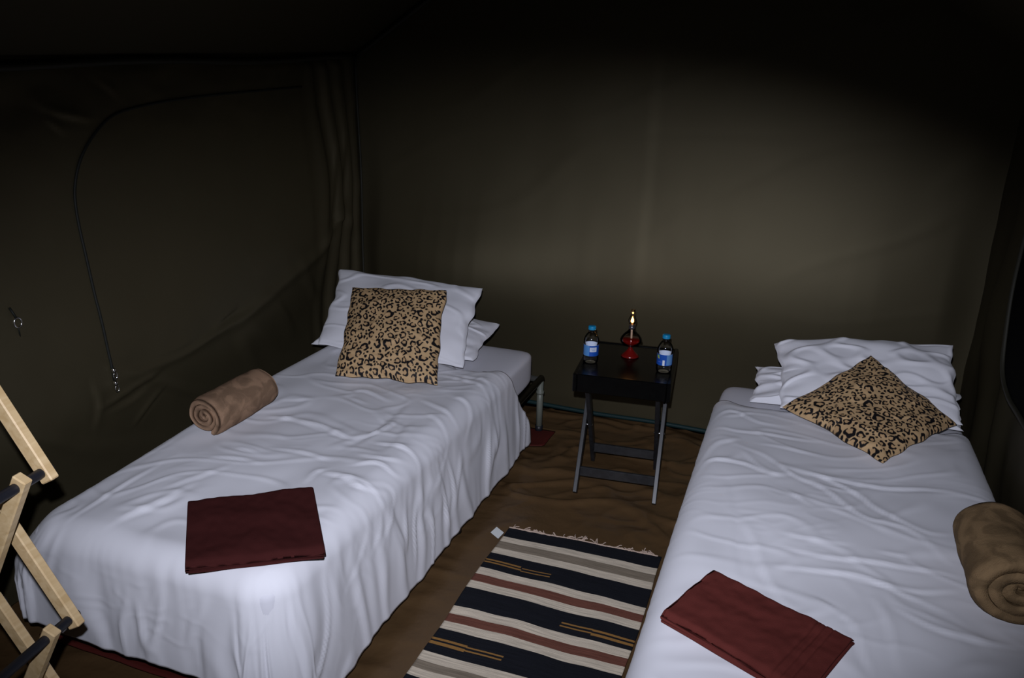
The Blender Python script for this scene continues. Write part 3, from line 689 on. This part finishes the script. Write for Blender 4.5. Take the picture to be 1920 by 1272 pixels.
for sx in (-1, 1):
    x = sx*.160; xi = sx*.138
    MB().bar((x, yf-.02, .004), (x, yb-.02, TZ-.068), .017, .034, up=(0, 1, 0)).build('leg', M_leg, tb)
    MB().bar((xi, yb-.0, .004), (xi, yf+.02, TZ-.068), .017, .034, up=(0, 1, 0)).build('leg', M_leg, tb)
    MB().tube([(x+sx*.012, -.012, .236), (xi-sx*.011, -.012, .236)], .0045, 10).build('bolt', M_chrome, tb, True)
MB().box((0, yf+.035, .078), .305, .014, .040, bev=.002).build('stretcher', M_leg, tb)
MB().box((0, yb-.055, .085), .260, .014, .040, bev=.002).build('stretcher', M_leg, tb)

# ------------------------------------------------------------------ bottles
def bottle(px, py, label, rz, variant):
    p = onz(px, py, TZ+.001); t = thing('water_bottle', label, 'bottle', tuple(p), 'small water bottles on the table', rz)
    H, R = .152, .031
    outer = [(.0, .002), (.018, .001), (.026, .0), (R-.001, .006), (R, .014), (R, .030), (R-.0012, .033), (R-.0012, .078), (R, .081), (R, .090), (R-.0005, .098), (R-.004, .108), (R-.010, .119), (R-.0165, .127), (.0128, .131), (.0128, .134), (.0145, .135), (.0145, .137), (.0122, .138), (.0122, .145)]
    inner = [(max(r-.0006, 0), z+.0005) for r, z in outer[::-1]]
    MB().lathe(outer+inner, 48).build('bottle_body', M_pet, t, True)
    wl = .100
    wt = [(0, .0035)]+[(r-.0010, z+.001) for r, z in outer[1:11] if z < wl]+[(.0275, wl), (.0, wl)]
    MB().lathe(wt, 48).build('water', M_water, t, True)
    lab = mat('bottle label', (.01, .09, .42), .35, .5); nt = lab.node_tree; bs = nt.nodes['Principled BSDF']
    # printed label: blue field, light blue block and white patch by angle and height; plain white inside
    tcn = nt.nodes.new('ShaderNodeTexCoord'); sp = nt.nodes.new('ShaderNodeSeparateXYZ'); nt.links.new(tcn.outputs['Object'], sp.inputs[0])
    at = nt.nodes.new('ShaderNodeMath'); at.operation = 'ARCTAN2'; nt.links.new(sp.outputs['Y'], at.inputs[0]); nt.links.new(sp.outputs['X'], at.inputs[1])
    def box(a0, a1, z0, z1):
        res = None
        for src, op, val in ((at.outputs[0], 'GREATER_THAN', a0), (at.outputs[0], 'LESS_THAN', a1), (sp.outputs['Z'], 'GREATER_THAN', z0), (sp.outputs['Z'], 'LESS_THAN', z1)):
            n = nt.nodes.new('ShaderNodeMath'); n.operation = op; nt.links.new(src, n.inputs[0]); n.inputs[1].default_value = val
            if res is None: res = n.outputs[0]
            else:
                mm = nt.nodes.new('ShaderNodeMath'); mm.operation = 'MULTIPLY'; nt.links.new(res, mm.inputs[0]); nt.links.new(n.outputs[0], mm.inputs[1]); res = mm.outputs[0]
        return res
    cur = None
    boxes = [((-2.6, -1.55, .03, .08), (.07, .24, .55)), ((-1.5, -.55, .052, .071), (.62, .66, .76)), ((-1.25, -.8, .056, .060), (.30, .40, .60)), ((-1.35, -.75, .064, .066), (.25, .35, .6))] if variant == 0 else \
            [((-1.15, -.2, .036, .078), (.10, .25, .52)), ((-1.66, -1.38, .034, .056), (.72, .76, .82)), ((-2.55, -2.15, .064, .074), (.25, .45, .12)), ((-2.4, -2.1, .060, .066), (.45, .40, .10)), ((-2.3, -1.8, .046, .050), (.08, .12, .5))]
    for bx, c in boxes:
        mx = nt.nodes.new('ShaderNodeMix'); mx.data_type = 'RGBA'
        if cur is None: mx.inputs[6].default_value = (.008, .075, .40, 1)
        else: nt.links.new(cur, mx.inputs[6])
        mx.inputs[7].default_value = (*c, 1); nt.links.new(box(*bx), mx.inputs[0]); cur = mx.outputs[2]
    nt.links.new(cur, bs.inputs['Base Color'])
    Rl = R-.0005
    MB().lathe([(Rl, .034), (Rl, .078)], 64).build('label', lab, t, True)
    white = mat('label back', (.85, .86, .88), .6, .3)
    MB().lathe([(Rl-.00035, .078), (Rl-.00035, .034)], 64).build('label_backing', white, t, True)
    cap = MB()
    n = 36; prof = [(.0, .1535), (.0125, .1535), (.0148, .1520), (.0152, .1495), (.0152, .1385)]
    V = []; 
    for r, z in prof:
        for j in range(n*2):
            k = 1+(.025 if (j % 2 and r > .0149) else 0); V.append((r*k*math.cos(math.pi*j/n), r*k*math.sin(math.pi*j/n), z))
    cap.add(V, [(i*2*n+j, (i+1)*2*n+j, (i+1)*2*n+(j+1) % (2*n), i*2*n+(j+1) % (2*n)) for i in range(len(prof)-1) for j in range(2*n)])
    cap.build('cap', M_cap, t, True)
bottle(1107, 679, 'small water bottle left of the oil lamp, blue cap and white patch on its label', 0.0, 0)
bottle(1244, 697, 'small water bottle right of the oil lamp, blue cap and light blue label block', 0.0, 1)

# ------------------------------------------------------------------ oil lamp
lp = onz(1181, 668, TZ+.001)
lamp = thing('oil_lamp', 'small red glass oil lamp with a lit flame on the black table', 'oil lamp', tuple(lp))
def shell(prof, th): return prof+[(max(r-th, .0005), z+.0003) for r, z in prof[::-1]]
MB().lathe([(0, .0), (.036, .0), (.037, .003), (.030, .010), (.018, .022), (.009, .034), (.0075, .040), (0, .040)], 40).build('foot', mat('red glass foot', (.14, .005, .004), .2, .5), lamp, True)
MB().lathe(shell([(.007, .0402), (.018, .044), (.034, .053), (.043, .064), (.0445, .073), (.041, .083), (.032, .095), (.020, .106), (.013, .114), (.0115, .120)], .0012), 48).build('reservoir', M_glass, lamp, True)
MB().lathe([(0, .0425), (.016, .0455), (.032, .0545), (.0405, .065), (.042, .072), (.040, .078), (0, .078)], 48).build('lamp_oil', M_redoil, lamp, True)
MB().tube([(0, 0, .048), (.001, 0, .08), (0, 0, .118)], .0042, 12).build('wick_tube', mat('wick tube', (.55, .38, .26), .5, .5), lamp, True)
MB().lathe([(0, .119), (.0125, .119), (.0135, .122), (.0135, .128), (.011, .131), (.0125, .134), (.0125, .137), (.004, .139), (.003, .143), (0, .143)], 32).build('burner', mat('dark burner', (.12, .11, .12), .3, .5, .8), lamp, True)
MB().lathe(shell([(.0105, .1375), (.013, .142), (.0165, .151), (.0165, .159), (.012, .168), (.0085, .175), (.0082, .183), (.0095, .190), (.0085, .2)], .0009), 40).build('chimney', M_glass, lamp, True)
fm = bpy.data.materials.new('flame'); fm.use_nodes = True; nt = fm.node_tree; nt.nodes.clear()
em = nt.nodes.new('ShaderNodeEmission'); em.inputs[0].default_value = (1.0, .42, .09, 1); em.inputs[1].default_value = 14.0
ot = nt.nodes.new('ShaderNodeOutputMaterial'); nt.links.new(em.outputs[0], ot.inputs[0])
MB().lathe([(0, .1435), (.0042, .146), (.0064, .151), (.0052, .157), (.0026, .164), (0, .172)], 20).build('flame', fm, lamp, True)
ld = bpy.data.lights.new('flame_light', 'POINT'); lo = bpy.data.objects.new('flame_light', ld); COL.objects.link(lo); lo.parent = lamp; lo.location = (0, 0, .182)
ld.energy = .12; ld.color = (1.0, .45, .14); ld.shadow_soft_size = .004

# ------------------------------------------------------------------ rug
rx0, rx1, ry1, ry0 = -.873, -.301, 2.42, 1.20
ny, nx = 240, 90
rug = thing('striped_rug', 'striped woven rug of black, cream and brown bands between the beds', 'rug', ((rx0+rx1)/2, (ry0+ry1)/2, 0))
def rugy(s, y): return y
gx, gy = np.meshgrid(np.linspace(rx0, rx1, nx), np.linspace(ry0, ry1, ny), indexing='ij')
gxx = gx+.006*noise(gy*4, gx*0, 101)*np.sign(gx-(rx0+rx1)/2)
gyy = gy+.022*(gx-rx0)/(rx1-rx0)*sm(gy, 2.3, 2.42)-.006+.010*noise(gx*3, gy*1.2, 104)
rz_ = .0075+.005*np.maximum(noise(gx*3, gy*5.2, 102), -.3)+.003*noise(gx*7, gy*3, 103)
rz_ = np.maximum(rz_, .004)
mrug = mat('striped weave', (.02, .02, .024), .9, .12, bump=(500, .5, .003)); nt = mrug.node_tree; bs = nt.nodes['Principled BSDF']
at = nt.nodes.new('ShaderNodeAttribute'); at.attribute_name = 'weave'; sp = nt.nodes.new('ShaderNodeSeparateXYZ'); nt.links.new(at.outputs['Vector'], sp.inputs[0])
mr = nt.nodes.new('ShaderNodeMapRange'); mr.inputs[1].default_value = ry0; mr.inputs[2].default_value = ry1; nt.links.new(sp.outputs['Y'], mr.inputs[0])
rp = nt.nodes.new('ShaderNodeValToRGB'); rp.color_ramp.interpolation = 'CONSTANT'
BK, CR_, GB, BR = (.011, .012, .016), (.66, .57, .44), (.25, .205, .15), (.165, .064, .044)
bands = [(1.20, BK), (1.27, CR_), (1.30, BR), (1.335, CR_), (1.37, BK), (1.47, CR_), (1.505, GB), (1.54, CR_), (1.57, BK)][:0]+[(1.20, CR_), (1.235, BR), (1.272, CR_), (1.31, BK), (1.41, CR_), (1.445, BR), (1.482, CR_), (1.52, BK), (1.598, CR_), (1.630, GB), (1.664, CR_), (1.702, BK), (1.808, CR_), (1.846, BR), (1.884, CR_), (1.920, BK), (2.020, CR_), (2.058, BR), (2.100, CR_), (2.137, BK), (2.236, CR_), (2.277, GB), (2.318, CR_), (2.352, BK)]
els = rp.color_ramp.elements
while len(els) < len(bands): els.new(.5)
for e, (y, c) in zip(els, bands): e.position = max(0, (y-ry0)/(ry1-ry0)); e.color = (*c, 1)
nt.links.new(mr.outputs[0], rp.inputs['Fac'])
# streaky yarn: noise drawn out along the weft
mp = nt.nodes.new('ShaderNodeMapping'); mp.inputs['Scale'].default_value = (9, 220, 1); nt.links.new(at.outputs['Vector'], mp.inputs['Vector'])
nz_ = nt.nodes.new('ShaderNodeTexNoise'); nz_.inputs['Scale'].default_value = 1; nz_.inputs['Detail'].default_value = 3; nt.links.new(mp.outputs[0], nz_.inputs['Vector'])
mr2 = nt.nodes.new('ShaderNodeMapRange'); mr2.inputs[1].default_value = .3; mr2.inputs[2].default_value = .7; mr2.inputs[3].default_value = .72; mr2.inputs[4].default_value = 1.22; nt.links.new(nz_.outputs['Fac'], mr2.inputs[0])
vm = nt.nodes.new('ShaderNodeVectorMath'); vm.operation = 'SCALE'; nt.links.new(rp.outputs['Color'], vm.inputs[0]); nt.links.new(mr2.outputs[0], vm.inputs['Scale'])
cur = vm.outputs[0]
for (a0, a1, y0_, y1_) in [(-.88, -.74, 2.187, 2.196), (-.88, -.735, 2.172, 2.180), (-.735, -.63, 2.184, 2.189), (-.735, -.63, 2.168, 2.173),
                          (-.53, -.43, 1.966, 1.973), (-.43, -.29, 1.963, 1.972), (-.53, -.43, 1.951, 1.957), (-.43, -.29, 1.944, 1.955),
                          (-.88, -.76, 1.757, 1.766), (-.88, -.76, 1.738, 1.750), (-.76, -.645, 1.756, 1.762), (-.76, -.645, 1.742, 1.748)]:
    res = None
    for src, op, val in ((sp.outputs['X'], 'GREATER_THAN', a0), (sp.outputs['X'], 'LESS_THAN', a1), (sp.outputs['Y'], 'GREATER_THAN', y0_), (sp.outputs['Y'], 'LESS_THAN', y1_)):
        n = nt.nodes.new('ShaderNodeMath'); n.operation = op; nt.links.new(src, n.inputs[0]); n.inputs[1].default_value = val
        if res is None: res = n.outputs[0]
        else:
            mm = nt.nodes.new('ShaderNodeMath'); mm.operation = 'MULTIPLY'; nt.links.new(res, mm.inputs[0]); nt.links.new(n.outputs[0], mm.inputs[1]); res = mm.outputs[0]
    mx = nt.nodes.new('ShaderNodeMix'); mx.data_type = 'RGBA'; nt.links.new(res, mx.inputs[0]); nt.links.new(cur, mx.inputs[6]); mx.inputs[7].default_value = (.30, .155, .045, 1); cur = mx.outputs[2]
nt.links.new(cur, bs.inputs['Base Color'])
P = np.stack([gxx, gyy, rz_], -1).reshape(-1, 3)
ro = obj('woven_field', loc_of(P, rug), gridfaces(nx, ny), mrug, rug)
fa = ro.data.attributes.new('weave', 'FLOAT_VECTOR', 'POINT')
fa.data.foreach_set('vector', np.stack([gx+.004*noise(gx*25, gy*25, 110), gy+.0035*noise(gx*9, gy*6, 111), gx*0], -1).astype(np.float32).ravel())
sd_ = ro.modifiers.new('thickness', 'SOLIDIFY'); sd_.thickness = .0035; sd_.offset = -1
rr = random.Random(4)
topx = gxx[:, -1]; topy = gyy[:, -1]; topz = rz_[:, -1]
for k in range(17):
    i = min(nx-1, max(0, int((k+.5)/17*nx+rr.uniform(-2, 2)))); b = MB(); bx0 = np.array([topx[i], topy[i]-.003, topz[i]-.001])
    lean = rr.choice([-1, 1])*rr.uniform(.3, 1.5) if k not in (8, 9) else rr.uniform(-.4, .6); ln = rr.uniform(.030, .052)
    for q in range(4):
        a = math.pi/2+lean+rr.uniform(-.35, .35); pts = [bx0+np.array([rr.uniform(-.006, .006), 0, 0])]
        for st in range(6):
            a += rr.uniform(-.5, .5); stp = ln/6*rr.uniform(.8, 1.1); l = pts[-1]
            pts.append(np.array([l[0]+stp*math.cos(a), max(l[1]+stp*abs(math.sin(a))*.9, bx0[1]), max(.004, l[2]+rr.uniform(-.003, .002))]))
        b.tube(bez(pts, 3), .0019, 6)
    b.build('fringe_tassel', M_fringe, rug, True, rug)
b = MB(); b.tube([(topx[i], topy[i], topz[i]) for i in range(0, nx, 3)], .003, 6); b.build('edge_cord', M_fringe, rug, True, rug)
tg = [onz(740+x/3.556, 940+y/3.556, .012) for x, y in [(690, 250), (640, 215), (680, 178), (728, 210)]]
V = []
for dz_ in (0, -.0012): V += [tuple(p+np.array([0, 0, dz_+(.004 if i in (1, 2) else 0)])) for i, p in enumerate(tg)]
obj('paper_tag', loc_of(np.array(V), rug), [(0, 3, 2, 1), (4, 5, 6, 7), (0, 1, 5, 4), (1, 2, 6, 5), (2, 3, 7, 6), (3, 0, 4, 7)], M_tagw, rug, smooth=False)['label'] = 'white paper tag'

# ------------------------------------------------------------------ folding scissor stand of pale slats
J1 = atd(112, 838, 1.65); J2 = atd(135, 1158, 1.65)
st_base = np.array([J2[0], J2[1], 0.0])
stand = thing('folding_stand', 'folding stand of pale wooden slats and black rods at the left bed foot', 'stand', tuple(st_base))
rd = np.array([math.sin(math.radians(8)), -math.cos(math.radians(8)), 0.0])     # along the rods
lat = np.array([-math.cos(math.radians(8)), -math.sin(math.radians(8)), 0.0])   # across, away to the left
dzj = .345; wst = .185
def right_j(k): return np.array([st_base[0], st_base[1], J2[2]+k*dzj])
def left_j(k): return right_j(k)+lat*wst
ROD = .34
lv = [-1, 0, 1, 2]
zmin = .012
def slat(p, q, off, ext=.022):
    d = (q-p)/np.linalg.norm(q-p); a = p-d*ext; c = q+d*ext
    if c[2] < zmin: c = a+(c-a)*((zmin-a[2])/(c[2]-a[2]))
    if a[2] < zmin: a = c+(a-c)*((zmin-c[2])/(a[2]-c[2]))
    MB().bar(a+rd*off, c+rd*off, .030, .021, up=tuple(rd), bev=.0025).build('slat', M_pine, stand, local=stand)
for k in (-2, -1, 0, 1):
    for off in (.0, ROD-.02):            # outer slats: from upper left down to lower right
        slat(left_j(k+1), right_j(k), off)
    for off in (.062, ROD-.082):         # inner slats: from upper right down to lower left
        if k < 1: slat(right_j(k+1), left_j(k), off)
for k in (-1, 0, 1, 2):
    for p in ((right_j(k), left_j(k)) if k < 2 else (left_j(k),)):
        MB().tube([p-rd*.014, p+rd*(ROD+.0)], .0105, 14).build('rod', M_black_rod, stand, False, stand)
for o in stand.children:
    if o.name.startswith('rod'): autosmooth(o)
